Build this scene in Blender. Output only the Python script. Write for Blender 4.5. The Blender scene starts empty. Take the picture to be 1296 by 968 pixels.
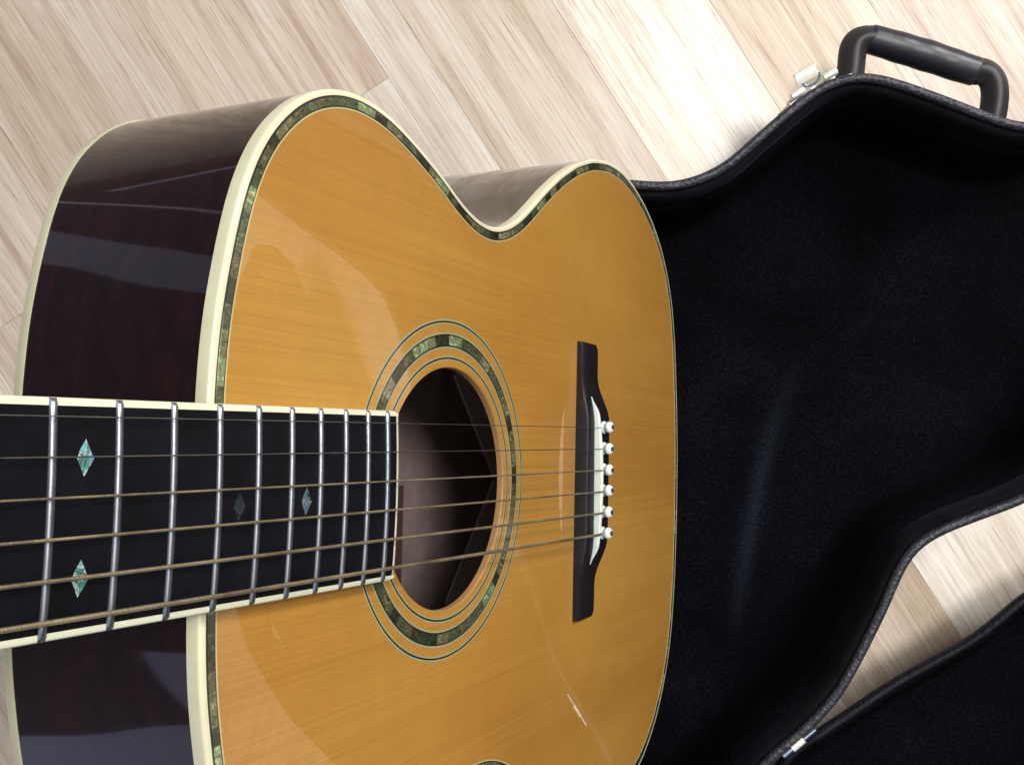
import bpy, bmesh, math, random
from mathutils import Matrix, Vector
random.seed(7)
SC = bpy.context.scene
COL = SC.collection

# ------------------------------------------------------------------ camera
FPX = 1264.546          # focal length in pixels of the 1296 px wide photograph
CAMH = 765.0            # camera height above the floor (mm)
cam = bpy.data.cameras.new('camera')
cam.sensor_width = 36.0
cam.lens = 36.0 * FPX / 1296.0
cam.clip_start = 0.01
cam.clip_end = 50
co = bpy.data.objects.new('camera', cam)
co.location = (0, 0, CAMH / 1000)
COL.objects.link(co)
SC.camera = co

# ------------------------------------------------------------------ light
world = bpy.data.worlds.new('World')
SC.world = world
world.use_nodes = True
bg = world.node_tree.nodes['Background']
bg.inputs[0].default_value = (0.85, 0.85, 1.0, 1)
bg.inputs[1].default_value = 0.085


def area(name, loc, target, sx, sy, power, color):
    l = bpy.data.lights.new(name, 'AREA')
    l.shape = 'RECTANGLE'
    l.size = sx
    l.size_y = sy
    l.energy = power
    l.color = color
    o = bpy.data.objects.new(name, l)
    o.location = loc
    d = Vector(target) - Vector(loc)
    o.rotation_euler = d.to_track_quat('-Z', 'Y').to_euler()
    COL.objects.link(o)
    return o


area('ceiling_light', (0.60, 0.52, 2.5), (0.1, 0.05, 0.1), 0.45, 0.45, 38, (1.0, 0.965, 0.925))
area('ceiling_bounce', (0.1, 0.3, 2.6), (0.1, 0.3, 0.0), 3.2, 3.2, 24, (0.92, 0.97, 1.0))
area('window_light', (1.75, 1.40, 1.6), (0.1, 0.0, 0.1), 0.55, 0.55, 48, (1.0, 0.955, 0.915))
# dim unseen lamps added at left to put bands in the guitar's side
area('added_band_lamp', (-3.0, 1.50, 1.0), (-2.0, 1.50, 1.0), 0.30, 1.6, 0.6, (0.62, 0.70, 1.0))
area('added_sheen_lamp', (-3.0, -2.25, 1.3), (-2.0, -2.25, 1.3), 1.2, 1.8, 4.6, (0.62, 0.66, 1.0))
area('added_sheen_lamp', (-3.0, -1.28, 1.62), (-2.0, -1.28, 1.52), 0.74, 0.50, 0.75, (0.62, 0.66, 1.0))

area('added_streak_lamp', (-3.0, 2.12, 0.50), (-2.0, 2.12, 0.50), 0.030, 0.95, 0.075, (0.75, 0.75, 1.0))  # thin strip lamps added to draw streaks on the glossy side
area('added_streak_lamp', (-3.0, 2.85, 0.12), (-2.0, 2.85, 0.12), 0.95, 0.035, 0.085, (0.75, 0.75, 1.0))

SC.view_settings.view_transform = 'Standard'
SC.view_settings.look = 'None'
SC.view_settings.exposure = 0.12
SC.view_settings.gamma = 1
SC.view_settings.use_curve_mapping = False
SC.render.engine = 'CYCLES'
SC.render.resolution_x = 1024
SC.render.resolution_y = 764


# ------------------------------------------------------------------ materials
class NT:
    def __init__(s, name):
        s.m = bpy.data.materials.new(name)
        s.m.use_nodes = True
        s.t = s.m.node_tree
        s.n = s.t.nodes
        s.b = s.n['Principled BSDF']

    def add(s, typ, **kw):
        nd = s.n.new(typ)
        for k, v in kw.items():
            if k == 'ins':
                for a, b in v.items():
                    nd.inputs[a].default_value = b
            else:
                setattr(nd, k, v)
        return nd

    def lk(s, a, b):
        s.t.links.new(a, b)

    def coord(s, scale=(1, 1, 1), rnd=False, rot=(0, 0, 0)):
        tc = s.add('ShaderNodeTexCoord')
        mp = s.add('ShaderNodeMapping', ins={'Scale': scale, 'Rotation': rot})
        s.lk(tc.outputs['Object'], mp.inputs['Vector'])
        if rnd:
            oi = s.add('ShaderNodeObjectInfo')
            mu = s.add('ShaderNodeMath', operation='MULTIPLY', ins={1: 137.0})
            s.lk(oi.outputs['Random'], mu.inputs[0])
            cx = s.add('ShaderNodeCombineXYZ')
            for i in range(3):
                s.lk(mu.outputs[0], cx.inputs[i])
            s.lk(cx.outputs[0], mp.inputs['Location'])
        return mp.outputs[0]

    def noise(s, vec, scale=1, detail=4, rough=0.5, dist=0, out='Fac'):
        nd = s.add('ShaderNodeTexNoise', ins={'Scale': scale, 'Detail': detail, 'Roughness': rough, 'Distortion': dist})
        s.lk(vec, nd.inputs['Vector'])
        return nd.outputs[out]

    def ramp(s, fac, stops, interp='LINEAR'):
        r = s.add('ShaderNodeValToRGB')
        r.color_ramp.interpolation = interp
        e = r.color_ramp.elements
        while len(e) > 1:
            e.remove(e[-1])
        e[0].position = stops[0][0]
        e[0].color = col4(stops[0][1])
        for p, c in stops[1:]:
            x = e.new(p)
            x.color = col4(c)
        s.lk(fac, r.inputs[0])
        return r.outputs['Color']

    def mix(s, fac, a, b, typ='MIX'):
        nd = s.add('ShaderNodeMix', data_type='RGBA', blend_type=typ)
        if isinstance(fac, (int, float)):
            nd.inputs[0].default_value = fac
        else:
            s.lk(fac, nd.inputs[0])
        for i, v in ((6, a), (7, b)):
            if isinstance(v, tuple):
                nd.inputs[i].default_value = col4(v)
            else:
                s.lk(v, nd.inputs[i])
        return nd.outputs[2]

    def bump(s, h, strength, dist=0.001, coat=False):
        b = s.add('ShaderNodeBump', ins={'Strength': strength, 'Distance': dist})
        s.lk(h, b.inputs['Height'])
        s.lk(b.outputs[0], s.b.inputs['Coat Normal' if coat else 'Normal'])
        return b

    def base(s, c, rough=0.5, metal=0.0, coat=0.0, coatr=0.03, spec=0.5):
        if isinstance(c, tuple):
            s.b.inputs['Base Color'].default_value = col4(c)
        else:
            s.lk(c, s.b.inputs['Base Color'])
        s.b.inputs['Roughness'].default_value = rough
        s.b.inputs['Metallic'].default_value = metal
        s.b.inputs['Coat Weight'].default_value = coat
        s.b.inputs['Coat Roughness'].default_value = coatr
        s.b.inputs['Specular IOR Level'].default_value = spec
        return s.m


def col4(c):
    if isinstance(c, (int, float)):
        return (c, c, c, 1)
    return tuple(c) + (1,) if len(c) == 3 else tuple(c)


def mat_floor():
    n = NT('oak laminate')
    at = n.add('ShaderNodeAttribute', attribute_type='OBJECT', attribute_name='tone')
    v1 = n.coord((3.0, 22, 1), True)
    v2 = n.coord((13, 470, 1), True)
    v3 = n.coord((30, 1050, 1), True)
    v4 = n.coord((6, 130, 1), True)
    broad = n.noise(v1, 1, 3, 0.5, 0.6)
    streak = n.noise(v2, 1, 4, 0.6, 0.15)
    pores = n.noise(v3, 1, 3, 0.6)
    mid = n.noise(v4, 1, 4, 0.55, 0.5)
    c = n.ramp(broad, [(0.3, (0.57, 0.50, 0.425)), (0.5, (0.655, 0.60, 0.53)), (0.68, (0.72, 0.69, 0.64))])
    c2 = n.ramp(mid, [(0.3, (0.74, 0.65, 0.58)), (0.5, (1, 0.98, 0.96)), (0.7, (1.1, 1.1, 1.1))])
    c = n.mix(0.42, c, c2, 'MULTIPLY')
    c3 = n.ramp(streak, [(0.27, (0.72, 0.64, 0.57)), (0.42, (0.96, 0.94, 0.92)), (0.52, (1.0, 1.0, 1.0)), (0.66, (1.12, 1.13, 1.15))])
    c = n.mix(1.0, c, c3, 'MULTIPLY')
    c4 = n.ramp(pores, [(0.30, (0.58, 0.48, 0.42)), (0.41, (1, 1, 1)), (0.56, (1, 1, 1)), (0.68, (1.16, 1.16, 1.16))])
    c = n.mix(0.85, c, c4, 'MULTIPLY')
    wv = n.add('ShaderNodeTexWave', wave_type='RINGS', rings_direction='Z', ins={'Scale': 1.0, 'Distortion': 5.0, 'Detail': 3, 'Detail Scale': 1.2, 'Detail Roughness': 0.6})
    n.lk(n.coord((0.9, 14, 1), True), wv.inputs['Vector'])
    wm = n.ramp(wv.outputs['Fac'], [(0.0, (0.83, 0.76, 0.70)), (0.25, (1, 1, 1)), (1, (1.02, 1.02, 1.02))])
    c = n.mix(0.55, c, wm, 'MULTIPLY')
    c = n.mix(1.0, c, at.outputs['Color'], 'MULTIPLY')
    n.base(c, 0.38, spec=0.4)
    n.bump(streak, 0.15, 0.0006)
    return n.m


def mat_spruce():
    n = NT('amber lacquered spruce')
    g = n.noise(n.coord((3, 900, 40)), 1, 1, 0.4)
    g2 = n.noise(n.coord((5, 1900, 40)), 1, 1, 0.4)
    silk = n.noise(n.coord((90, 60, 10)), 1, 4, 0.6, 0.4)
    big = n.noise(n.coord((4, 12, 4)), 1, 2, 0.5, 0.3)
    c = n.ramp(big, [(0.3, (0.375, 0.178, 0.030)), (0.5, (0.42, 0.214, 0.038)), (0.7, (0.465, 0.255, 0.052))])
    c = n.mix(0.4, c, n.ramp(g, [(0.34, (0.86, 0.80, 0.70)), (0.5, (1, 1, 1)), (0.7, (1.04, 1.05, 1.08))]), 'MULTIPLY')
    c = n.mix(0.28, c, n.ramp(g2, [(0.36, (0.78, 0.70, 0.55)), (0.52, (1, 1, 1))]), 'MULTIPLY')
    c = n.mix(0.35, c, n.ramp(silk, [(0.35, (0.92, 0.90, 0.86)), (0.6, (1.05, 1.05, 1.06))]), 'MULTIPLY')
    c = n.mix(0.5, c, n.ramp(n.noise(n.coord((900, 1100, 900)), 1, 2, 0.7), [(0.35, (0.90, 0.89, 0.86)), (0.65, (1.07, 1.07, 1.08))]), 'MULTIPLY')
    n.base(c, 0.42, coat=1.0, coatr=0.02, spec=0.35)
    n.b.inputs['Coat IOR'].default_value = 1.65
    n.bump(n.noise(n.coord((9, 9, 9)), 1, 1.5, 0.4), 0.045, 0.004, coat=True)
    return n.m


def mat_rosewood(name='dark lacquered rosewood', dark=1.0):
    n = NT(name)
    a = n.noise(n.coord((5, 60, 160)), 1, 4, 0.5, 0.5)
    b = n.noise(n.coord((25, 500, 500)), 1, 3, 0.6)
    c = n.ramp(a, [(0.3, (0.006 * dark, 0.002 * dark, 0.003 * dark)), (0.55, (0.011 * dark, 0.0032 * dark, 0.004 * dark)), (0.75, (0.020 * dark, 0.0045 * dark, 0.005 * dark))])
    c = n.mix(0.6, c, n.ramp(b, [(0.35, (0.4, 0.4, 0.4)), (0.55, (1.1, 1.1, 1.1))]), 'MULTIPLY')
    n.base(c, 0.4, coat=1.0, coatr=0.045, spec=0.12)
    n.bump(n.noise(n.coord((14, 14, 14)), 1, 1.5, 0.4), 0.12, 0.002, coat=True)
    return n.m


def mat_simple(name, c, rough=0.5, metal=0, coat=0, bscale=None, bstr=0.2, var=0.12, vscale=40, spec=0.5, bdist=0.0005, sheen=0, voro=False):
    n = NT(name)
    f = n.noise(n.coord((1, 1, 1)), vscale, 4, 0.6)
    lo = tuple(x * (1 - var) for x in c)
    hi = tuple(min(1, x * (1 + var)) for x in c)
    cc = n.ramp(f, [(0.3, lo), (0.7, hi)])
    n.base(cc, rough, metal, coat, 0.05, spec)
    if sheen:
        n.b.inputs['Sheen Weight'].default_value = sheen
        n.b.inputs['Sheen Roughness'].default_value = 0.45
        n.b.inputs['Sheen Tint'].default_value = (0.5, 0.6, 1, 1)
    if bscale:
        if voro:
            vn = n.add('ShaderNodeTexVoronoi', feature='SMOOTH_F1', ins={'Scale': bscale, 'Smoothness': 0.6})
            n.lk(n.coord(), vn.inputs['Vector'])
            n.bump(vn.outputs['Distance'], bstr, bdist)
        else:
            n.bump(n.noise(n.coord(), bscale, 3, 0.6), bstr, bdist)
    return n.m


def mat_shell():
    n = NT('abalone shell')
    oi = n.add('ShaderNodeObjectInfo')
    v = n.noise(n.coord((170, 300, 200), True, (0.4, 0.2, 0.7)), 1, 4, 0.65, 2.2)
    c = n.ramp(v, [(0.25, (0.02, 0.028, 0.02)), (0.38, (0.075, 0.08, 0.05)), (0.5, (0.19, 0.18, 0.12)), (0.56, (0.10, 0.13, 0.09)), (0.62, (0.40, 0.40, 0.30)), (0.7, (0.16, 0.15, 0.11)), (0.8, (0.12, 0.08, 0.06))])
    t = n.ramp(oi.outputs['Random'], [(0.0, (0.25, 0.28, 0.22)), (0.25, (0.7, 0.68, 0.52)), (0.45, (1.1, 1.05, 0.8)), (0.68, (0.5, 0.62, 0.48)), (0.86, (1.5, 1.45, 1.2)), (0.955, (1.5, 1.95, 1.4))], 'CONSTANT')
    c = n.mix(1, c, t, 'MULTIPLY')
    n.base(c, 0.22, 0.35, coat=1.0, coatr=0.03)
    return n.m


def mat_inlay():
    n = NT('fingerboard shell inlay')
    v = n.noise(n.coord((110, 90, 60), True, (0.3, 0.6, 0.4)), 1, 3, 0.6, 2.5)
    at = n.add('ShaderNodeAttribute', attribute_type='OBJECT', attribute_name='glow')
    c = n.ramp(v, [(0.30, (0.02, 0.05, 0.06)), (0.40, (0.05, 0.30, 0.25)), (0.46, (0.03, 0.05, 0.06)), (0.50, (0.42, 0.60, 0.50)), (0.56, (0.10, 0.14, 0.42)), (0.61, (0.12, 0.45, 0.34)), (0.70, (0.22, 0.15, 0.15))])
    c = n.mix(1, c, at.outputs['Color'], 'MULTIPLY')
    n.base(c, 0.25, 0.2, coat=1.0)
    return n.m


M = {}
M['floor'] = mat_floor()
M['spruce'] = mat_spruce()
M['rosewood'] = mat_rosewood()
M['shell'] = mat_shell()
M['inlay'] = mat_inlay()
M['ivory'] = mat_simple('aged ivory binding', (0.64, 0.62, 0.42), 0.3, coat=1.0, var=0.05, vscale=60)
M['board_ivory'] = mat_simple('fingerboard ivory binding', (0.66, 0.67, 0.50), 0.35, coat=0.6, var=0.06, vscale=60)
M['black_line'] = mat_simple('black purfling', (0.012, 0.014, 0.012), 0.3, coat=1)
M['cream_line'] = mat_simple('cream purfling', (0.50, 0.42, 0.20), 0.3, coat=1)
M['green_line'] = mat_simple('grey green rosette line', (0.30, 0.31, 0.18), 0.3, coat=1)
M['spruce_edge'] = mat_simple('bare spruce edge', (0.36, 0.20, 0.08), 0.5, bscale=300, var=0.1)
M['inside'] = mat_simple('inner rosewood', (0.30, 0.225, 0.21), 0.7, bscale=200, var=0.3, vscale=30)
M['brace'] = mat_simple('inner bracing spruce', (0.84, 0.78, 0.74), 0.7)
M['paper'] = mat_simple('dark red paper label', (0.10, 0.045, 0.045), 0.8, var=0.05)
M['ebony'] = mat_simple('ebony fingerboard', (0.0035, 0.0038, 0.0062), 0.42, bscale=500, bstr=0.1, var=0.4, vscale=90, spec=0.16)
M['bridge'] = mat_simple('dark ebony bridge', (0.009, 0.0065, 0.009), 0.42, spec=0.3, bscale=400, bstr=0.1, var=0.3, vscale=120)
M['bone'] = mat_simple('white bone', (0.68, 0.76, 0.68), 0.3, coat=0.4, var=0.03)
M['pin'] = mat_simple('white plastic pin', (0.74, 0.78, 0.76), 0.22, coat=0.5, var=0.02)
M['pin_dot'] = mat_simple('teal shell dot', (0.02, 0.06, 0.06), 0.2, coat=1)
M['fret'] = mat_simple('nickel fret wire', (0.25, 0.265, 0.30), 0.40, 1.0, var=0.15, vscale=200)
M['steel'] = mat_simple('plain steel string', (0.22, 0.21, 0.21), 0.35, 1.0, var=0.3, vscale=150)
M['bronze'] = mat_simple('worn bronze string', (0.37, 0.31, 0.20), 0.45, 0.85, var=0.45, vscale=60, bscale=1800, bstr=0.5)
M['mahogany'] = mat_simple('dark neck mahogany', (0.06, 0.022, 0.014), 0.35, coat=1)
M['vinyl'] = mat_simple('black textured vinyl', (0.020, 0.021, 0.030), 0.5, bscale=430, bstr=0.8, bdist=0.0009, voro=True, var=0.3, vscale=200, spec=0.5)
M['lid_vinyl'] = mat_simple('black lid edge vinyl', (0.008, 0.008, 0.012), 0.6, bscale=520, bstr=0.7, bdist=0.0009, voro=True, var=0.3, vscale=200, spec=0.18)
M['shell_vinyl'] = mat_simple('black case vinyl', (0.0045, 0.0045, 0.006), 0.8, bscale=520, bstr=0.5, bdist=0.0009, voro=True, var=0.3, vscale=200, spec=0.03)


def mat_plush():
    m_ = NT('black plush lining')
    cloud = m_.noise(m_.coord(), 11, 4, 0.6, 0.5)
    pile = m_.noise(m_.coord(), 650, 3, 0.7)
    lint = m_.noise(m_.coord((1, 0.7, 1)), 210, 2, 0.5)
    c = m_.ramp(cloud, [(0.32, (0.0012, 0.0011, 0.0015)), (0.5, (0.0022, 0.0022, 0.0034)), (0.70, (0.0032, 0.0035, 0.0052))])
    c = m_.mix(0.9, c, m_.ramp(pile, [(0.3, (0.2, 0.2, 0.2)), (0.5, (1, 1, 1)), (0.72, (2.6, 2.5, 2.6))]), 'MULTIPLY')
    at = m_.add('ShaderNodeAttribute', attribute_name='painted_sheen')
    c = m_.mix(at.outputs['Fac'], c, m_.mix(1.0, m_.ramp(pile, [(0.3, (0.3, 0.3, 0.3)), (0.7, (1.8, 1.8, 1.8))]), (0.0085, 0.0105, 0.0165), 'MULTIPLY'))  # pale bluish sheen of the ridge painted into the plush colour
    c = m_.mix(m_.ramp(lint, [(0.775, 0.0), (0.82, 1.0)]), c, (0.03, 0.032, 0.03))
    m_.base(c, 0.95, spec=0.03)
    m_.bump(pile, 0.9, 0.0008)
    return m_.m


M['plush'] = mat_plush()
M['plush_lip'] = mat_simple('black plush lip', (0.0040, 0.0042, 0.0055), 0.95, bscale=700, bstr=0.6, var=0.4, vscale=60, sheen=0.03, spec=0.08)
M['handle'] = mat_simple('black plastic handle', (0.021, 0.018, 0.019), 0.5, bscale=900, bstr=0.15, var=0.2, vscale=40)
M['grip'] = mat_simple('black moulded grip', (0.016, 0.017, 0.026), 0.42, bscale=350, bstr=0.3, var=0.2, vscale=60, spec=0.6)
M['chrome'] = mat_simple('plated latch metal', (0.86, 0.87, 0.78), 0.35, 0.35, var=0.08, vscale=200)
M['hinge'] = mat_simple('dull hinge steel', (0.30, 0.36, 0.46), 0.35, 1.0, var=0.15, vscale=200)
M['joint'] = mat_simple('joint between planks', (0.38, 0.28, 0.21), 0.8)


# ------------------------------------------------------------------ mesh helpers (all coordinates in millimetres)
class MB:
    def __init__(s):
        s.v = []
        s.f = []

    def add(s, vs, fs):
        o = len(s.v)
        s.v += [tuple(p) for p in vs]
        s.f += [tuple(i + o for i in f) for f in fs]

    def loft(s, rings, closed_ring=True, closed_path=False, caps=False):
        n = len(rings[0])
        vs = [p for r in rings for p in r]
        fs = []
        m = len(rings)
        for i in range(m if closed_path else m - 1):
            a = i * n
            b = ((i + 1) % m) * n
            for j in range(n if closed_ring else n - 1):
                k = (j + 1) % n
                fs.append((a + j, a + k, b + k, b + j))
        if caps and not closed_path:
            fs.append(tuple(range(n))[::-1])
            fs.append(tuple((m - 1) * n + j for j in range(n)))
        s.add(vs, fs)

    def tube(s, pts, r, seg=10, caps=True, sq=1.0):
        P = [Vector(p) for p in pts]
        rings = []
        up = None
        for i, p in enumerate(P):
            t = (P[min(i + 1, len(P) - 1)] - P[max(i - 1, 0)]).normalized()
            if up is None:
                up = t.orthogonal().normalized()
            else:
                up = (up - t * up.dot(t)).normalized()
            w = t.cross(up)
            rr = r[i] if isinstance(r, (list, tuple)) else r
            ra, rb = rr if isinstance(rr, tuple) else (rr, rr)
            rings.append([p + up * math.copysign(abs(math.cos(a)) ** sq, math.cos(a)) * ra + w * math.copysign(abs(math.sin(a)) ** sq, math.sin(a)) * rb for a in [2 * math.pi * k / seg for k in range(seg)]])
        s.loft(rings, caps=caps)

    def lathe(s, c, axis, prof, seg=24):
        c = Vector(c)
        ax = Vector(axis).normalized()
        u = ax.orthogonal().normalized()
        w = ax.cross(u)
        rings = [[c + ax * h + (u * math.cos(2 * math.pi * k / seg) + w * math.sin(2 * math.pi * k / seg)) * max(r, 1e-3) for k in range(seg)] for r, h in prof]
        s.loft(rings, caps=True)

    def box(s, c, u, v, w, bev=0):
        c, u, v, w = map(Vector, (c, u, v, w))
        vs = [c + u * a + v * b + w * d for a in (-1, 1) for b in (-1, 1) for d in (-1, 1)]
        s.add(vs, [(0, 1, 3, 2), (4, 6, 7, 5), (0, 4, 5, 1), (2, 3, 7, 6), (0, 2, 6, 4), (1, 5, 7, 3)])

    def build(s, name, mat, parent=None, off=(0, 0, 0), smooth=True, angle=40, bevel=0, origin=None):
        me = bpy.data.meshes.new(name)
        og = Vector(origin) if origin is not None else Vector((0, 0, 0))
        me.from_pydata([((Vector(p) - og) / 1000) for p in s.v], [], s.f)
        bm = bmesh.new()
        bm.from_mesh(me)
        bmesh.ops.remove_doubles(bm, verts=bm.verts, dist=1e-7)
        bmesh.ops.recalc_face_normals(bm, faces=bm.faces)
        if bevel:
            es = [e for e in bm.edges if len(e.link_faces) == 2 and e.calc_face_angle(0) > 0.6]
            bmesh.ops.bevel(bm, geom=es, offset=bevel / 1000, segments=2, affect='EDGES', profile=0.5)
        ang = math.radians(angle)
        for f in bm.faces:
            f.smooth = smooth
        for e in bm.edges:
            if len(e.link_faces) != 2 or e.calc_face_angle(0) > ang:
                e.smooth = False
        bm.to_mesh(me)
        bm.free()
        me.materials.append(mat)
        o = bpy.data.objects.new(name, me)
        COL.objects.link(o)
        o.location = (Vector(off) + og) / 1000
        if parent:
            o.parent = parent
        return o


def empty(name, mat):
    o = bpy.data.objects.new(name, None)
    COL.objects.link(o)
    o.empty_display_size = 0.05
    o.matrix_world = mat
    return o


def tag(o, label=None, cat=None, group=None, kind=None):
    for k, v in (('label', label), ('category', cat), ('group', group), ('kind', kind)):
        if v:
            o[k] = v
    return o


def resample(P, n, closed=True, sig=0.0):
    P = [Vector(p) for p in P]
    if closed:
        P = P + [P[0]]
    L = [0]
    for a, b in zip(P, P[1:]):
        L.append(L[-1] + (b - a).length)
    out = []
    j = 0
    for i in range(n):
        t = L[-1] * i / (n if closed else n - 1)
        while j < len(L) - 2 and L[j + 1] < t:
            j += 1
        f = (t - L[j]) / (L[j + 1] - L[j])
        out.append(P[j].lerp(P[j + 1], min(1, f)))
    if sig:
        step = L[-1] / n
        k = int(3 * sig / step) + 1
        w = [math.exp(-0.5 * (d * step / sig) ** 2) for d in range(-k, k + 1)]
        S = sum(w)
        res = []
        for i in range(n):
            if closed:
                a = sum((out[(i + d) % n] * w[d + k] for d in range(-k, k + 1)), Vector((0,) * len(out[0])))
                res.append(a / S)
            else:
                kk = min(k, i, n - 1 - i)
                ws = w[k - kk:k + kk + 1]
                a = sum((out[i + d] * ws[d + kk] for d in range(-kk, kk + 1)), Vector((0,) * len(out[0])))
                res.append(a / sum(ws))
        out = res
    return out


class Loop:
    """closed 2D outline with outward normals"""
    def __init__(s, pts):
        s.p = [Vector(q) for q in pts]
        n = len(s.p)
        A = sum(s.p[i].x * s.p[(i + 1) % n].y - s.p[(i + 1) % n].x * s.p[i].y for i in range(n))
        sg = 1 if A > 0 else -1
        s.n = []
        for i in range(n):
            t = s.p[(i + 1) % n] - s.p[i - 1]
            s.n.append(Vector((t.y, -t.x)).normalized() * sg)

    def at(s, d):
        return [q + m * d for q, m in zip(s.p, s.n)]

    def ring(s, d, z):
        return [(q.x, q.y, z(q) if callable(z) else z) for q in s.at(d)]

    def sweep(s, mb, prof, closed=False):
        rs = [s.ring(d, z) for d, z in prof]
        mb.loft(rs, True, closed)


def fill(mb, outer, inner=None):
    """flat face between two 3D loops (inner may be None), z kept per vertex"""
    bm = bmesh.new()
    es = []
    zs = {}
    for lp in [outer] + ([inner] if inner else []):
        vs = [bm.verts.new((p[0], p[1], 0)) for p in lp]
        for v, p in zip(vs, lp):
            zs[v] = p[2]
        for a, b in zip(vs, vs[1:] + vs[:1]):
            es.append(bm.edges.new((a, b)))
    bmesh.ops.triangle_fill(bm, use_beauty=True, use_dissolve=False, edges=es)
    bm.verts.index_update()
    zz = [zs[v] for v in bm.verts]
    mb.add([(v.co.x, v.co.y, zz[v.index]) for v in bm.verts], [[v.index for v in f.verts] for f in bm.faces])
    bm.free()


# ------------------------------------------------------------------ floor (structure) with separate planks
PHI = math.radians(-57.2)                      # plank direction on the floor
dirv = Vector((math.cos(PHI), math.sin(PHI)))
perp = Vector((math.sin(-PHI), math.cos(PHI)))  # to the upper right
K = CAMH / FPX


def floor_pt(px, py):
    return Vector(((px - 648) * K, -(py - 484) * K))


mb = MB()
mb.box((0, 0, -6), (3300, 0, 0), (0, 3300, 0), (0, 0, 2.0))
floor = mb.build('floor', M['joint'])
tag(floor, kind='structure')
bounds_px = [-903, -703, -503, -303, -103, 162, 428, 496, 697, 897, 1098, 1299]
bs = [floor_pt(x, 0).dot(perp) for x in bounds_px]
w0 = 200 * K * math.sin(-PHI)
while bs[0] > -2300:
    bs.insert(0, bs[0] - w0)
while bs[-1] < 2300:
    bs.append(bs[-1] + w0)
# fixed end joints seen in the photograph, in distance along the plank direction
j_mid = floor_pt(474, 110).dot(dirv)
j_left = floor_pt(12, 407).dot(dirv)
tones = {
    (162, 0): (0.83, 0.755, 0.69), (162, 1): (0.98, 0.99, 0.99),
    (428, 0): (0.97, 0.965, 0.95), (496, 0): (0.83, 0.765, 0.69), (697, 0): (1.12, 1.13, 1.12),
    (897, 0): (1.02, 0.96, 0.88), (-103, 0): (0.82, 0.755, 0.70), (-303, 0): (0.86, 0.81, 0.765),
}
for i in range(len(bs) - 1):
    a, b = bs[i], bs[i + 1]
    key = None
    for x in bounds_px:
        if abs(floor_pt(x, 0).dot(perp) - a) < 0.5:
            key = x
    if key == 162:
        cuts = [j_mid - 1150, j_mid, j_mid + 900]
    elif key == -303:
        cuts = [j_left - 1300, j_left, j_left + 1300]
    elif key in (428, 496, 697, 897, -103):
        cuts = [-1500, 900 + (key % 7) * 60]
    else:
        o = random.uniform(-1200, 0)
        cuts = [o - 1250, o, o + 1250]
    cuts = [-2500] + [c for c in cuts if -2400 < c < 2400] + [2500]
    for j, (u, v) in enumerate(zip(cuts, cuts[1:])):
        mb = MB()
        g = 0.04
        L, W = (v - u) / 2 - g, (b - a) / 2 - g
        bv = 0.18
        vs = []
        for z, e in ((-3.8, 0), (-0.35, 0), (0, bv)):
            vs.append([(-L + e, -W + e, z), (L - e, -W + e, z), (L - e, W - e, z), (-L + e, W - e, z)])
        mb.loft(vs, caps=True)
        o = mb.build('plank', M['floor'], floor, smooth=False)
        c = dirv * (u + v) / 2 + perp * (a + b) / 2
        o.location = (c.x / 1000, c.y / 1000, 0)
        o.rotation_euler = (0, 0, PHI)
        t = None
        if key == 162:
            t = tones[(162, 0)] if v <= j_mid + 1 else tones[(162, 1)]
        elif (key, 0) in tones:
            t = tones[(key, 0)]
        if t is None:
            q = random.uniform(0.85, 1.05)
            t = (q, q * random.uniform(0.93, 0.99), q * random.uniform(0.88, 0.96))
        o['tone'] = [float(x) for x in t]

# ------------------------------------------------------------------ guitar frame (solved from the photograph)
Rm = Matrix(((0.43921172, 0.02148651, 0.8981266), (0.06372754, -0.99794071, -0.00729031), (0.89612045, 0.06043738, -0.43967654)))
T = Vector((38.42508555, 54.29762835, 538.19468813))
F = Matrix(((1, 0, 0), (0, -1, 0), (0, 0, -1)))
RW = F @ Rm
TW = Vector((T.x, -T.y, CAMH - T.z))
G0 = Vector((173, 0, -111))                   # lowest corner of the body: origin of the guitar
gm = (Matrix.Translation((RW @ G0 + TW) / 1000) @ RW.to_4x4())
guitar = empty('acoustic_guitar', gm)
tag(guitar, 'amber topped acoustic guitar with shell rosette standing tail down in open case', 'guitar')
OFF = -G0

top = [(-283.6, 0), (-283.5, 20), (-283.4, 33.5), (-282.9, 44.1), (-281.9, 55), (-280.4, 64.8), (-279, 70.8), (-278.1, 76.7), (-276.3, 83.2),
       (-274.5, 90.9), (-271, 100.4), (-266.4, 109.6), (-260.2, 118.2), (-251.5, 126.8), (-243.4, 132.4), (-234.6, 136.5),
       (-226.6, 138.9), (-218.2, 140.2), (-209.4, 140.4), (-198.5, 139.3), (-187.5, 136.7), (-175.3, 132.8), (-167.3, 129.9),
       (-157.8, 126.4), (-147.4, 121.6), (-135.9, 117), (-123.6, 114.2), (-111.1, 114.2), (-98.2, 117.4), (-84.2, 124.4),
       (-70.1, 134.2), (-55.2, 145.3), (-36.1, 157.7), (-15.9, 168.5), (6.2, 177), (30.2, 182), (52.5, 182.7), (72.3, 179.6),
       (93.5, 173.2), (111.6, 164.8), (130.9, 151.5), (146.2, 134.4), (157.2, 114.5), (164.0, 89.9), (169.8, 49.3), (172.6, 15.4),
       (172.6, -29.9), (169.8, -68), (164.5, -98), (159, -115), (152, -129), (142.9, -142.3), (129, -157.3), (108.3, -171.2), (98.5, -175)]
for x, y in [p for p in top if p[0] < 80 and p[1] > 0][::-1]:
    y0 = 2 - 4 * (x + 283) / 456
    top.append((x, 2 * y0 - y - 7.2 * math.exp(-((x + 112) / 65) ** 2)))
outline = Loop(resample(top, 520, True, 5.0))
NL = len(outline.p)


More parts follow.
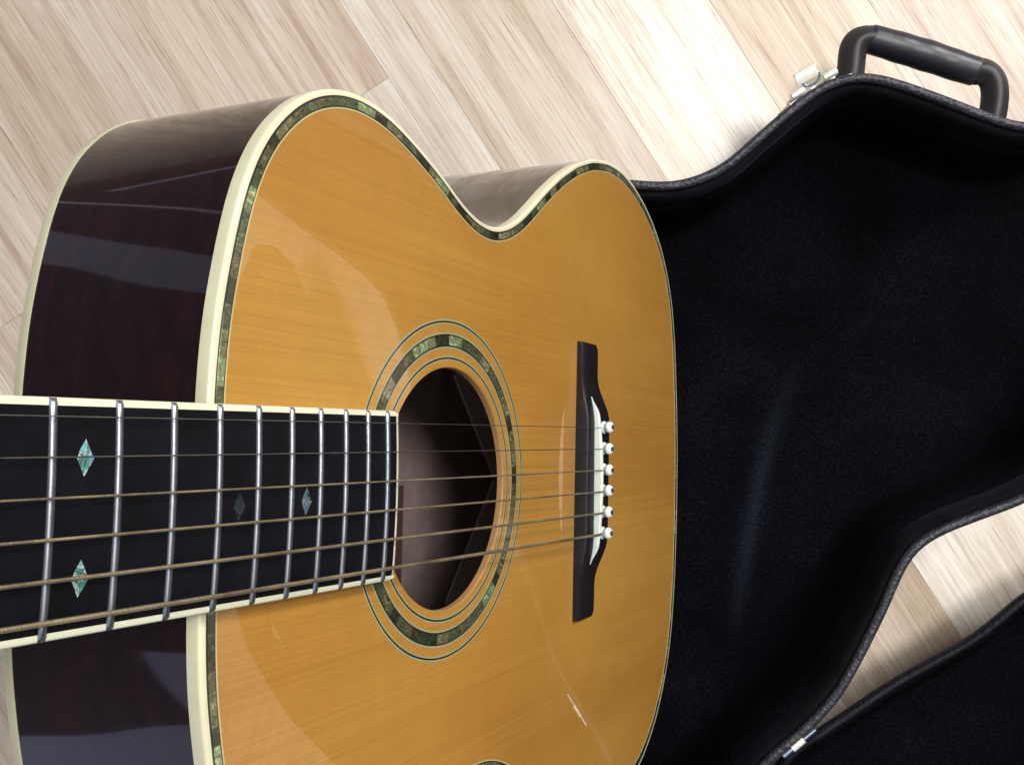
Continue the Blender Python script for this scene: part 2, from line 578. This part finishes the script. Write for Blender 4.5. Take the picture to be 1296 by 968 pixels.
def back_depth(x):
    u = max(0.0, x + 285)
    return -(83.0 + 7.5 * (1 - math.exp(-u / 42)) + 0.04 * u)


def back_z(q):
    return back_depth(q.x)


def gpart(mb, name, mat, parent=None, **kw):
    return mb.build(name, mat, parent or guitar, OFF if (parent is None or parent is guitar) else (0, 0, 0), **kw)


HC, HR = Vector((-145.8, 2.0)), 49.0


def circ(r, z, n=128):
    return [(HC.x + r * math.cos(2 * math.pi * k / n), HC.y + r * math.sin(2 * math.pi * k / n), z) for k in range(n)]


# soundboard
mb = MB()
inn = outline.ring(-4.4, 0)
fill(mb, inn, circ(HR + 0.3, 0))
fill(mb, outline.ring(-3, -2.8), circ(HR, -2.8))
mb.loft([inn, outline.ring(-4.4, -2.8)])
soundboard = gpart(mb, 'soundboard', M['spruce'], angle=30)
mb = MB()
mb.loft([circ(HR + 0.45, 0.012), circ(HR + 0.05, -0.25), circ(HR - 0.05, -0.7), circ(HR - 0.05, -3.0)])
gpart(mb, 'soundhole_edge', M['spruce_edge'], angle=80)
# sides, back
mb = MB()
zb = back_z
outline.sweep(mb, [(1.9, -4.2), (1.9, lambda q: zb(q) + 4.2), (-0.6, lambda q: zb(q) + 4.2), (-0.6, -4.2)], True)
gpart(mb, 'side', M['rosewood'], angle=50)
mb = MB()
fill(mb, outline.ring(1.2, lambda q: zb(q) - 0.2))
gpart(mb, 'back', M['rosewood'])
mb = MB()
fill(mb, outline.ring(-0.7, lambda q: zb(q) + 3))
gpart(mb, 'back_inner_face', M['inside'])
mb = MB()
outline.sweep(mb, [(-0.8, -3.0), (-0.8, lambda q: zb(q) + 2.9)])
outline.sweep(mb, [(-6, -3.0), (-6, -12.0), (-0.9, -16.0)])
outline.sweep(mb, [(-6, lambda q: zb(q) + 3.1), (-6, lambda q: zb(q) + 10), (-0.9, lambda q: zb(q) + 16)])
gpart(mb, 'kerfed_lining', M['inside'])
for k, bx in enumerate((-215, -100, 150)):
    hw = 120 if bx < -150 else (105 if bx < -50 else 160)
    mb = MB()
    z0 = back_depth(bx) + 3.1
    mb.loft([[(bx - 5, -hw, z0), (bx - 5, hw, z0)], [(bx - 3, -hw, z0 + 9), (bx - 3, hw, z0 + 9)], [(bx, -hw, z0 + 12), (bx, hw, z0 + 12)],
             [(bx + 3, -hw, z0 + 9), (bx + 3, hw, z0 + 9)], [(bx + 5, -hw, z0), (bx + 5, hw, z0)]], closed_ring=False)
    gpart(mb, 'back_brace', M['inside'])
mb = MB()
mb.box((-46, -38, back_depth(-46) + 3.5), (20, 0, -0.9), (0, 34, 0), (0, 0, 0.3))
gpart(mb, 'paper_label', M['paper'])
for sg in (1, -1):  # flat pale wedge panels set on the inner back
    zz = [back_depth(x) + 5.0 for x in (34, 94, 140, 80)]
    pl = [(32, 61), (93, -2), (138, 30), (78, 96)] if sg > 0 else [(93, -4), (28, -76), (72, -110), (138, -44)]
    mb = MB()
    mb.loft([[(x, y, back_depth(x) + 2.6) for x, y in pl], [(x, y, back_depth(x) + 4.6) for x, y in pl]], caps=True)
    gpart(mb, 'back_wedge', M['brace'], smooth=False)
mb = MB()
mb.box((-262, 0, -46), (18, 0, 0), (0, 32, 0), (0, 0, 40))
gpart(mb, 'neck_block', M['brace'], bevel=1)
mb = MB()
mb.box((164, 0, -52), (7, 0, 0), (0, 35, 0), (0, 0, 46))
gpart(mb, 'tail_block', M['brace'], bevel=1)

# bindings
mb = MB()
outline.sweep(mb, [(0.0, -0.6), (0.0, 0.14), (0.9, 0.14), (1.6, -0.05), (2.05, -0.55), (2.2, -1.2), (2.2, -5.0), (0.0, -5.0)], True)
gpart(mb, 'top_binding', M['ivory'], angle=60)
mb = MB()
outline.sweep(mb, [(0, lambda q: zb(q) + 4.8), (2.15, lambda q: zb(q) + 4.8), (2.15, lambda q: zb(q) + 1.2), (1.6, lambda q: zb(q) + 0.2), (0.8, lambda q: zb(q) - 0.3), (0, lambda q: zb(q) - 0.3)], True)
gpart(mb, 'back_binding', M['ivory'], angle=60)
# purfling: black bed, shell pieces, thin cream line
mb = MB()
outline.sweep(mb, [(0.0, -1), (0.0, 0.08), (-3.95, 0.08), (-3.95, -1)], True)
purf = gpart(mb, 'purfling', M['black_line'])
mb = MB()
outline.sweep(mb, [(-3.95, -1), (-3.95, 0.12), (-4.5, 0.12), (-4.5, -1)], True)
mb.build('cream_line', M['cream_line'], purf)
i = 0
while i < NL:
    step = random.choice((2, 3, 3, 4, 4))
    e = min(i + step, NL)
    mb = MB()
    rs = []
    for k in range(i, e + 1):
        q, m = outline.p[k % NL], outline.n[k % NL]
        f = 0.06 if k == i else (-0.06 if k == e else 0)
        tq = Vector((-m.y, m.x)) * f
        pts = []
        for d, z in ((-0.75, 0.0), (-0.75, 0.20), (-3.45, 0.20), (-3.45, 0.0)):
            pp = q + m * d + tq
            pts.append((pp.x, pp.y, z))
        rs.append(pts)
    mb.loft(rs, caps=True)
    q = outline.p[(i + e) // 2 % NL]
    mb.build('shell_piece', M['shell'], purf, smooth=False, origin=(q.x, q.y, 0))
    i = e


# rosette
def annulus(mb, r0, r1, z):
    mb.loft([circ(r0, -0.5), circ(r0, z), circ(r1, z), circ(r1, -0.5)], True, True)


mb = MB()
annulus(mb, 57.6, 62.7, 0.06)
ros = gpart(mb, 'rosette', M['black_line'])
for name, m_, r0, r1, z in (('rosette_line', 'green_line', 52.0, 52.55, 0.09), ('rosette_line', 'black_line', 52.55, 53.25, 0.1), ('rosette_line', 'green_line', 53.25, 53.85, 0.09),
                            ('rosette_line', 'green_line', 56.9, 57.6, 0.09), ('rosette_line', 'green_line', 62.7, 63.4, 0.09),
                            ('rosette_line', 'green_line', 66.8, 67.4, 0.09), ('rosette_line', 'black_line', 67.4, 68.1, 0.1), ('rosette_line', 'green_line', 68.1, 68.8, 0.09)):
    mb = MB()
    annulus(mb, r0, r1, z)
    mb.build(name, M[m_], ros)
a = 0.0
while a < 2 * math.pi - 0.02:
    w = random.uniform(0.09, 0.2)
    e = min(a + w, 2 * math.pi)
    if 2 * math.pi - e < 0.05:
        e = 2 * math.pi
    mb = MB()
    rs = []
    for k in range(4):
        t = a + 0.0008 + (e - a - 0.0016) * k / 3
        rs.append([(HC.x + r * math.cos(t), HC.y + r * math.sin(t), z) for r, z in ((58.2, 0), (58.2, 0.16), (62.1, 0.16), (62.1, 0))])
    mb.loft(rs, caps=True)
    t = (a + e) / 2
    mb.build('shell_piece', M['shell'], ros, smooth=False, origin=(HC.x + 60 * math.cos(t), HC.y + 60 * math.sin(t), 0))
    a = e

# fingerboard
SL = 648.0


def fretx(n):
    return -SL / 2 ** (n / 12)


YC = 1.3
XE = -196.8


def halfw(x):
    return (60.2 + 0.0328 * (x + 204)) / 2


def crown(x, y):
    return 7.0 + 1.0 * (1 - (y / 30) ** 2)


XN = -646.0
mb = MB()
rs = []
for x in (XN, -560, -480, -400, -300, XE - 1.4):
    h = halfw(x) - 1.9
    ys = [-h + 2 * h * k / 16 for k in range(17)]
    rs.append([(x, YC - h, 0.25)] + [(x, YC + y, crown(x, y)) for y in ys] + [(x, YC + h, 0.25)])
mb.loft(rs, caps=True)
board = gpart(mb, 'fingerboard', M['ebony'], angle=50)
mb = MB()
for s in (-1, 1):
    rs = []
    for x in (XN, -480, -300, XE - 1.3 - 1.2, XE):
        h = halfw(x)
        cx = min(1.2, max(0, (x - (XE - 1.5)) * 0.8))
        z = crown(x, h - 1) + 0.02
        rs.append([(x, YC + s * (h - 1.92), 0.25), (x, YC + s * (h - 1.92), z), (x, YC + s * (h - 0.5 - cx * 0.3), z - 0.02), (x, YC + s * (h - cx * 0.5), z - 0.5), (x, YC + s * (h - cx * 0.5), 0.25)])
    mb.loft(rs, caps=True)
h = halfw(XE) - 1.93
ys = [-h + 2 * h * k / 12 for k in range(13)]
mb.loft([[(XE - 1.2, YC + y, 0.25) for y in ys], [(XE - 1.2, YC + y, crown(0, y) + 0.03) for y in ys], [(XE - 0.25, YC + y, crown(0, y) + 0.03) for y in ys],
         [(XE, YC + y, crown(0, y) - 0.2) for y in ys], [(XE, YC + y, 0.25) for y in ys]], closed_ring=False)
mb.build('board_binding', M['board_ivory'], board, angle=50)
for n in range(1, 21):
    x = fretx(n)
    h = halfw(x) - 0.15
    mb = MB()
    rs = []
    N = 14
    for k in range(N + 1):
        y = -h + 2 * h * k / N
        e = min(k, N - k)
        sc = 0.25 if e == 0 else 1
        yy = y if e else y
        rs.append([(x + 1.08 * math.cos(a), YC + yy, crown(x, yy) - 0.1 + sc * 1.15 * math.sin(a)) for a in [math.pi * q / 8 for q in range(9)]])
        if e == 0 and k == 0:
            y2 = -h + 1.0
            rs.append([(x + 1.08 * math.cos(a), YC + y2, crown(x, y2) - 0.1 + 1.1 * math.sin(a)) for a in [math.pi * q / 8 for q in range(9)]])
        if k == N - 1:
            y2 = h - 1.0
            rs.append([(x + 1.08 * math.cos(a), YC + y2, crown(x, y2) - 0.1 + 1.1 * math.sin(a)) for a in [math.pi * q / 8 for q in range(9)]])
    mb.loft(rs, caps=True)
    mb.build('fret', M['fret'], board, angle=60)


def inlay(cx, cy, hw, hl, lab, glow, skew=0.6):
    mb = MB()
    pts = [(cx - hw, cy - hl * 0.05), (cx - hw * 0.25 + skew * 0.3, cy - hl), (cx + hw * 0.95, cy - hl * 0.05), (cx + hw * 0.55, cy + hl * 0.35), (cx - 0.1, cy + hl), (cx - hw * 0.7, cy + hl * 0.45)]
    zt = lambda y: crown(0, y - YC) + 0.05
    mb.loft([[(x, y, zt(y) - 0.4) for x, y in pts], [(x, y, zt(y)) for x, y in pts]], caps=True)
    o = mb.build('inlay', M['inlay'], board, smooth=False, origin=(cx, cy, 8))
    o['label'] = lab
    o['glow'] = [float(g) for g in glow]


inlay(-333.8, 15.2, 2.5, 4.4, 'bright green and blue shell diamond near the treble edge', (1.2, 1.2, 1.2))
inlay(-333.8, -13.1, 2.5, 4.4, 'green and pink shell diamond near the bass edge', (1.05, 1.05, 1.05))
inlay(-280.0, 1.2, 2.5, 4.2, 'very dim brown shell diamond in the middle', (0.12, 0.09, 0.10))
inlay(-249.4, 1.4, 2.5, 4.3, 'grey and pale shell diamond nearer the soundhole', (0.55, 0.48, 0.50))
for x in (fretx(9) - 10, fretx(7) - 13, fretx(5) - 15, fretx(3) - 17):
    inlay(x, 1.3, 2.6, 4.4, 'shell diamond further up the neck', (0.7, 0.7, 0.7))

# neck, heel, nut, headstock (beyond the left edge of the frame)
mb = MB()
rs = []
for x, d in ((-648, 14), (-560, 15), (-450, 17), (-360, 19), (-320, 24), (-300, 45), (-286.5, 78)):
    h = halfw(x) - 0.2
    rs.append([(x, YC + h * math.cos(a), 0.2 - d * math.sin(a) ** 0.8 if a not in (0, math.pi) else 0.2) for a in [math.pi * k / 16 for k in range(17)]])
mb.loft(rs, caps=True)
gpart(mb, 'neck', M['mahogany'], angle=60)
mb = MB()
mb.box((-648.5, YC, 4.5), (2.3, 0, 0), (0, 22.7, 0), (0, 0, 4.6))
gpart(mb, 'nut', M['bone'], bevel=0.5)
mb = MB()
hs = [(-651, 22.7), (-665, 27), (-690, 33), (-825, 37), (-838, 30), (-842, 0), (-838, -30), (-825, -37), (-690, -33), (-665, -27), (-651, -22.7)]
tz = lambda x: (x + 650) * 0.25
mb.loft([[(x, y + YC, tz(x) + 0 - 14) for x, y in hs], [(x, y + YC, tz(x)) for x, y in hs]], caps=True)
gpart(mb, 'headstock', M['mahogany'], angle=30, bevel=1)

# bridge
mb = MB()


def sm(a, b, t):
    t = max(0, min(1, (t - a) / (b - a)))
    return t * t * (3 - 2 * t)


BY = 2.0
rs = []
for k in range(57):
    y = -73.5 + 147 * k / 56
    m = sm(55, 30, abs(y))
    xb = 11.0 + 8.5 * sm(57, 33, abs(y))
    z = 4.0 + 4.3 * m - (1.0 if abs(y) > 73 else 0) - 0.3 * sm(66, 73, abs(y))
    fr = 1.3
    rs.append([(-12.2, y + BY, 0.02), (-12.2, y + BY, z * 0.72), (-11.6, y + BY, z * 0.86), (-9.6 + 1.8 * m, y + BY, z), (xb - 3.2, y + BY, z), (xb - 0.9, y + BY, z * 0.84), (xb, y + BY, z * 0.62), (xb, y + BY, 0.02)])
mb.loft(rs, caps=True)
bridge = gpart(mb, 'bridge', M['bridge'], angle=35)


def btop(y):
    return 4.0 + 4.3 * sm(55, 30, abs(y))


mb = MB()
rs = []
for k in range(41):
    y = -44.5 + 89 * k / 40
    xc = -4.6 + 2.2 * (0.5 - y / 89)
    zb_ = btop(y) - 1.0
    zt = 8.2 + 4.2 * math.cos(max(-1.0, min(1.0, y / 47.5)) * math.pi / 2) ** 0.75
    e = sm(44.6, 34, abs(y))
    zt = btop(y) + 0.15 + (zt - btop(y)) * e
    wd = 0.55 + 1.15 * sm(44.6, 30, abs(y))
    rs.append([(xc - wd, y + BY, zb_), (xc - wd, y + BY, zt - 0.5 * e), (xc - wd * 0.5, y + BY, zt), (xc + wd * 0.5, y + BY, zt), (xc + wd, y + BY, zt - 0.6 * e), (xc + wd, y + BY, zb_)])
mb.loft(rs, caps=True)
mb.build('saddle', M['bone'], bridge, angle=50)
PY = [BY + 28.4 - 11.36 * k for k in range(6)]
for k in range(6):
    ax = Vector((-0.22 + 0.06 * random.uniform(-1, 1), 0.05 * random.uniform(-1, 1), 1)).normalized()
    c = Vector((7.0, PY[k], 8.1))
    mb = MB()
    prof = [(2.3, -3), (2.35, 0.2), (3.3, 0.3), (3.35, 0.9), (2.3, 1.3), (2.0, 1.8), (2.3, 2.2)]
    for q in range(9):
        an = -1.0 + (math.pi / 2 - 0.35 + 1.0) * q / 8
        prof.append((3.15 * math.cos(an), 4.3 + 2.35 * math.sin(an)))
    mb.lathe(c, ax, prof, 28)
    pin = gpart(mb, 'bridge_pin', M['pin'], angle=50)
    mb = MB()
    mb.lathe(c, ax, [(1.35, 6.2), (1.35, 6.62), (1.05, 6.75)], 20)
    mb.build('pin_dot', M['pin_dot'], pin)

# strings
GA = [0.16, 0.20, 0.33, 0.42, 0.55, 0.68]
for k in range(6):
    yn = YC + 18.6 - 7.44 * k
    ys = BY - 0.2 + 28.2 - 11.28 * k
    zs = 8.2 + 4.2 * math.cos((ys - BY) / 47.5 * math.pi / 2) ** 0.75
    xs = -4.6 + 2.2 * (0.5 - (ys - BY) / 89)
    zn = 8.9
    pts = [Vector((-648, yn, zn + GA[k]))]
    for q in range(1, 40):
        pts.append(pts[0].lerp(Vector((xs - 0.6, ys, zs + GA[k])), q / 40))
    pts += [Vector((xs - 0.6, ys, zs + GA[k])), Vector((xs + 0.4, ys, zs + GA[k] - 0.05)), Vector((xs + 1.4, ys, zs - 0.6)),
            Vector((4.4, PY[k], 8.7)), Vector((5.2, PY[k], 8.2)), Vector((5.6, PY[k], 7.0))]
    mb = MB()
    mb.tube(pts, GA[k], 8)
    st = gpart(mb, 'string', M['steel'] if k < 2 else M['bronze'], angle=70)
    st['label'] = ['thinnest plain steel string at the treble side', 'second plain steel string', 'third string, thin and wound', 'fourth wound bronze string', 'fifth wound bronze string', 'thickest wound bronze string at the bass side'][k]

# ------------------------------------------------------------------ guitar case
RIMD = 665.0
RZ = CAMH - RIMD                               # rim height above the floor = 100 mm


def wp(px, py, d=RIMD):
    return Vector(((px - 648) / FPX * d, -(py - 484) / FPX * d))


lowest = min((RW @ Vector((p.x + m.x * 2.15, p.y + m.y * 2.15, back_z(p) - 0.3)) + TW).z for p, m in zip(outline.p, outline.n))
rim_px = [(740, 225), (793, 225.5), (812.6, 227.5), (845, 229.2), (871, 225.5), (901.5, 214), (927.6, 197), (949, 176.7), (975, 154), (1002, 131), (1027, 111.5),
          (1054, 97), (1079, 90.2), (1099, 90), (1128.7, 95.4), (1166, 108), (1203, 121.4), (1240, 136), (1277, 149.5), (1296, 154),
          (1330, 154), (1372, 136), (1420, 98), (1480, 56), (1560, 14), (1700, -52), (1900, -146), (2040, -212), (2080, -220), (2110, -200), (2190, -60), (2195, -20), (2170, 2),
          (2095, 38), (1900, 130), (1720, 216), (1600, 274), (1530, 322), (1480, 390), (1440, 480), (1400, 560), (1350, 610),
          (1294.5, 640.5), (1261.5, 652.5), (1231.6, 663.5), (1198.7, 676), (1172, 690.5), (1154, 709), (1139, 740), (1127, 770), (1109, 806.6), (1091, 842.6),
          (1067, 884), (1040, 915), (1005, 947), (985, 962), (950, 1000), (900, 1060), (830, 1115), (740, 1130), (660, 1100), (600, 1040), (560, 950), (535, 850),
          (520, 700), (515, 550), (522, 420), (545, 320), (590, 255), (660, 226)]
rim = Loop(resample([wp(*p) for p in rim_px], 460, True, 7.0))
case = empty('guitar_case', Matrix.Translation(Vector((rim.p[0].x + 260, rim.p[0].y - 200, 0)) / 1000))
CO = -Vector(case.location) * 1000
tag(case, 'open black hard shell guitar case with plush lining, guitar standing in it', 'guitar case')


def cpart(mb, name, mat, parent=None, **kw):
    return mb.build(name, mat, parent or case, CO if parent is None else (0, 0, 0), **kw)


mb = MB()
rim.sweep(mb, [(-1.2, RZ - 6), (-1.6, RZ - 12), (-1.6, 10), (-4, 3), (-9, 0.3)])
fill(mb, rim.ring(-9, 0.3))
cpart(mb, 'shell', M['shell_vinyl'], angle=60)
mb = MB()
rim.sweep(mb, [(-1.3, RZ - 9), (-0.2, RZ - 7.5), (0, RZ - 4), (-0.6, RZ - 1.4), (-2.0, RZ - 0.2), (-3.6, RZ), (-5.2, RZ - 0.4), (-6.4, RZ - 1.8), (-6.6, RZ - 5), (-5, RZ - 8)], True)
cpart(mb, 'rim_band', M['vinyl'], angle=60)
# plush lining: rounded lip, wall, base with a soft crease
mb = MB()
FL = lowest - 0.3
rim.sweep(mb, [(-6.4, RZ - 6), (-7.2, RZ - 4.2), (-9, RZ - 3.8), (-11, RZ - 5.5), (-12, RZ - 10), (-12.5, RZ - 20)])
cpart(mb, 'lining_lip', M['plush_lip'], angle=70)
mb = MB()
rim.sweep(mb, [(-11, RZ - 19), (-15, RZ - 22), (-18, RZ - 30), (-20, FL + 14), (-23, FL + 5), (-27, FL + 0.8), (-30, FL - 1)])
base_loop = rim.ring(-12, FL)
fill(mb, base_loop)
lining = cpart(mb, 'lining', M['plush'], angle=70)
# soft padded ridge running across the base
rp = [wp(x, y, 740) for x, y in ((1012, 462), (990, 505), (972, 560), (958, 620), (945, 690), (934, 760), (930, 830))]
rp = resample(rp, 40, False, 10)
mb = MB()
rs, painted_sheen = [], []
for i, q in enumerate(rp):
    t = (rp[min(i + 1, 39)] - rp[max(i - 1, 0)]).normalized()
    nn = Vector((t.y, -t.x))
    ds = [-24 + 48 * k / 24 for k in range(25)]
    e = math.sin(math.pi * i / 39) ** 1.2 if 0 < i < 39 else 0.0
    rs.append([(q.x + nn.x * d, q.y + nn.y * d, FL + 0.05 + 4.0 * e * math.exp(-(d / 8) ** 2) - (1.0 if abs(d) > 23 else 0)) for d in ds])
    painted_sheen += [e * math.exp(-(d / 7.0) ** 2) for d in ds]  # weight of the sheen mixed into the colour, strongest on the crest
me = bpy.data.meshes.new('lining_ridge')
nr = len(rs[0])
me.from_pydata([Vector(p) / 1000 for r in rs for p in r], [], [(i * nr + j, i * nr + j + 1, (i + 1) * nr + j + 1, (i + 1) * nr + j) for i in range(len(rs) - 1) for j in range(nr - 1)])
at = me.attributes.new('painted_sheen', 'FLOAT', 'POINT')
at.data.foreach_set('value', painted_sheen)
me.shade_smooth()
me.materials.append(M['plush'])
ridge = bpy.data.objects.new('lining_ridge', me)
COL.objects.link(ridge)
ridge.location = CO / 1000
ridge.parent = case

# handle: two arms and a moulded grip, standing off the side of the case
HD = 694.0
HZ = CAMH - HD


def hp(px, py, d=HD):
    w = wp(px, py, d)
    return Vector((w.x, w.y, CAMH - d))


mb = MB()
Pl = [hp(1071, 118), hp(1074, 104), hp(1077, 90), hp(1078, 74), hp(1079.5, 62), hp(1084, 54), hp(1092, 50), hp(1104, 50.5)]
mb.tube(resample(Pl, 26, False, 2.5), [(8.4, 8.4)] * 26, 28, sq=0.6)
Pr = [hp(1232, 91), hp(1242, 90), hp(1252, 95), hp(1258, 105), hp(1259.5, 120), hp(1258, 136), hp(1254, 156), hp(1251, 166)]
handle = cpart(mb, 'handle', M['handle'], angle=60)
mb = MB()
mb.tube(resample(Pr, 26, False, 2.5), [(8.2, 8.2)] * 26, 28, sq=0.6)
mb.build('handle_arm', M['handle'], handle, angle=60)
Gp = resample([hp(1098, 49), hp(1106, 51), hp(1140, 61), hp(1180, 73), hp(1215, 85), hp(1238, 92)], 40, False, 3)
gr = []
for k in range(40):
    u = k / 39
    r = 9.9 + 0.7 * math.sin(u * math.pi) + 0.2 * math.sin(u * math.pi * 8 + 0.8) * math.sin(math.pi * u)
    if k in (0, 39):
        r *= 0.86
    gr.append((r, r * 0.95))
mb = MB()
mb.tube(Gp, gr, 22)
mb.build('grip', M['grip'], handle, angle=60)


def rim_frame(px, py):
    w = wp(px, py)
    i = min(range(len(rim.p)), key=lambda k: (rim.p[k] - w).length)
    m = rim.n[i]
    return rim.p[i], m, Vector((-m.y, m.x))


for px, py in ((1066, 94), (1283, 151)):
    q, m, t = rim_frame(px, py)
    mb = MB()
    mb.box((q.x + m.x * 0.2, q.y + m.y * 0.2, RZ - 32), (t.x * 15, t.y * 15, 0), (m.x * 1.6, m.y * 1.6, 0), (0, 0, 17))
    mb.build('handle_plate', M['chrome'], handle, bevel=0.5)
# latch left of the handle
q, m, t = rim_frame(1033, 107)
t = t if t.x > 0 else -t
mb = MB()
T3, M3 = Vector((t.x, t.y, 0)), Vector((m.x, m.y, 0))
C3 = Vector((q.x, q.y, 0))
mb.box(C3 + M3 * -0.9 + Vector((0, 0, RZ - 26)), T3 * 18, M3 * 1.5, Vector((0, 0, 15)))
latch = cpart(mb, 'latch', M['chrome'], bevel=0.5)
for s in (-1, 1):
    mb = MB()
    mb.tube([C3 + M3 * 2.2 + T3 * (s * 7.5) + Vector((0, 0, RZ - 3)), C3 + M3 * 2.2 + T3 * (s * 17.5) + Vector((0, 0, RZ - 3))], (2.2), 12)
    mb.box(C3 + M3 * 0.9 + T3 * (s * 13) + Vector((0, 0, RZ - 9)), T3 * 5, M3 * 0.9, Vector((0, 0, 6)))
    mb.build('latch_knuckle', M['chrome'], latch, bevel=0.3)
mb = MB()
dl = (M3 * 0.9 + Vector((0, 0, 0.35))).normalized()
nl = dl.cross(T3)
cc = C3 + M3 * 9.5 + T3 * -2 + Vector((0, 0, RZ - 2))
mb.box(cc, T3 * 8.0, dl * 3.4, nl * 0.8)
mb.box(cc + dl * 3.6 + nl * 0.2, T3 * 8.0, dl * 0.6, nl * 1.8)
mb.build('latch_lever', M['chrome'], latch, bevel=0.25)
mb = MB()
rp2 = [cc + T3 * (3 + 6.5 * math.cos(a)) + dl * (-4 + 4.0 * math.sin(a)) + nl * 1.8 for a in [2 * math.pi * k / 24 for k in range(25)]]
mb.tube(rp2, 0.8, 8)
mb.build('latch_loop', M['hinge'], latch)

# lid lying open beyond the hinge line
lid_px = [(985, 985), (1005, 956), (1022, 939), (1036, 928), (1067, 907), (1106, 880), (1150, 852.5), (1190, 831), (1226, 811), (1248, 796), (1264, 782.5), (1280, 769), (1296, 755),
          (1330, 735), (1400, 700), (1560, 625), (1700, 560), (1829, 471), (1894, 405), (1960, 310), (2010, 230), (2060, 160), (2150, 150), (2260, 230), (2370, 420), (2440, 680),
          (2420, 920), (2300, 1100), (2060, 1210), (1780, 1260), (1560, 1310), (1400, 1360), (1260, 1450), (1120, 1500), (960, 1500), (850, 1430), (810, 1320), (830, 1200), (900, 1110), (950, 1040)]
HA, HB = wp(1033, 925), wp(1033 + 100, 925 - 66)
HD2 = (HB - HA).normalized()
HN = Vector((HD2.y, -HD2.x))                   # away from the base of the case
LH, SLOPE, DRAFT = 40.0, 0.085, 17.0


def ldist(q):
    return max(0.0, (Vector((q[0], q[1])) - HA).dot(HN))


def lid_h(q):                                    # height of the lid's edge: it sags away from the hinge
    al = abs((Vector((q[0], q[1])) - HA).dot(HD2))
    return RZ - 1.0 - SLOPE * ldist(q) - 22.0 * (1 - math.exp(-al / 70))


def lid_pt(px, py):
    q = wp(px, py)
    if px > 1045:                                # outline seen there is the foot of the lid's wall
        for _ in range(6):
            q = wp(px, py, CAMH - lid_h(q))
    return q


lrim = Loop(resample([lid_pt(*p) for p in lid_px], 420, True, 6.0))


def LZ(dz):
    return lambda q: lid_h(q) + dz


mb = MB()
lrim.sweep(mb, [(-1.2, LZ(-6)), (-1.6, LZ(-10)), (-DRAFT, LZ(-LH + 8)), (-DRAFT - 2.5, LZ(-LH + 2)), (-DRAFT - 6, LZ(-LH))])
fill(mb, lrim.ring(-DRAFT - 6, LZ(-LH)))
lid = cpart(mb, 'lid', M['shell_vinyl'], angle=60)
mb = MB()
lrim.sweep(mb, [(-1.3, LZ(-9)), (-0.2, LZ(-7.5)), (0, LZ(-4)), (-0.6, LZ(-1.4)), (-1.8, LZ(-0.3)), (-3.0, LZ(-0.2)), (-4.2, LZ(-0.6)), (-5.0, LZ(-1.8)), (-5.2, LZ(-5)), (-4.4, LZ(-8))], True)
mb.build('lid_rim', M['lid_vinyl'], lid, angle=60)
mb = MB()
lrim.sweep(mb, [(-5.0, LZ(-6)), (-6, LZ(-4.2)), (-8, LZ(-3.8)), (-10, LZ(-5.5)), (-12, LZ(-10)), (-14, LZ(-16)), (-DRAFT - 7, LZ(-LH + 9)), (-DRAFT - 10, LZ(-LH + 5)), (-DRAFT - 13, LZ(-LH + 3))])
fill(mb, lrim.ring(-DRAFT - 4, LZ(-LH + 4)))
mb.build('lid_lining', M['plush'], lid, angle=70)
# hinge between the two halves
a3 = Vector((*wp(1033, 924), RZ - 2))
b3 = Vector((*wp(985, 964), RZ - 2))
d3 = (b3 - a3)
n3 = Vector((d3.y, -d3.x, 0)).normalized()
mb = MB()
mb.tube([a3, a3 + d3 * 0.3], 1.7, 12)
mb.tube([a3 + d3 * 0.62, a3 + d3 * 0.84], 2.2, 12)
hinge = cpart(mb, 'hinge', M['hinge'])
mb = MB()
mb.tube([a3 + d3 * 0.31 + n3 * 0, a3 + d3 * 0.61], 2.6, 12)
mb.build('hinge_knuckle', M['chrome'], hinge)
mb = MB()
mb.box(a3 + d3 * 0.45 + Vector((0, 0, -9)), d3 * 0.42, n3 * 2.2, Vector((0, 0, 8)))
mb.build('hinge_leaf', M['hinge'], hinge, bevel=0.3)
bpy.context.view_layer.update()
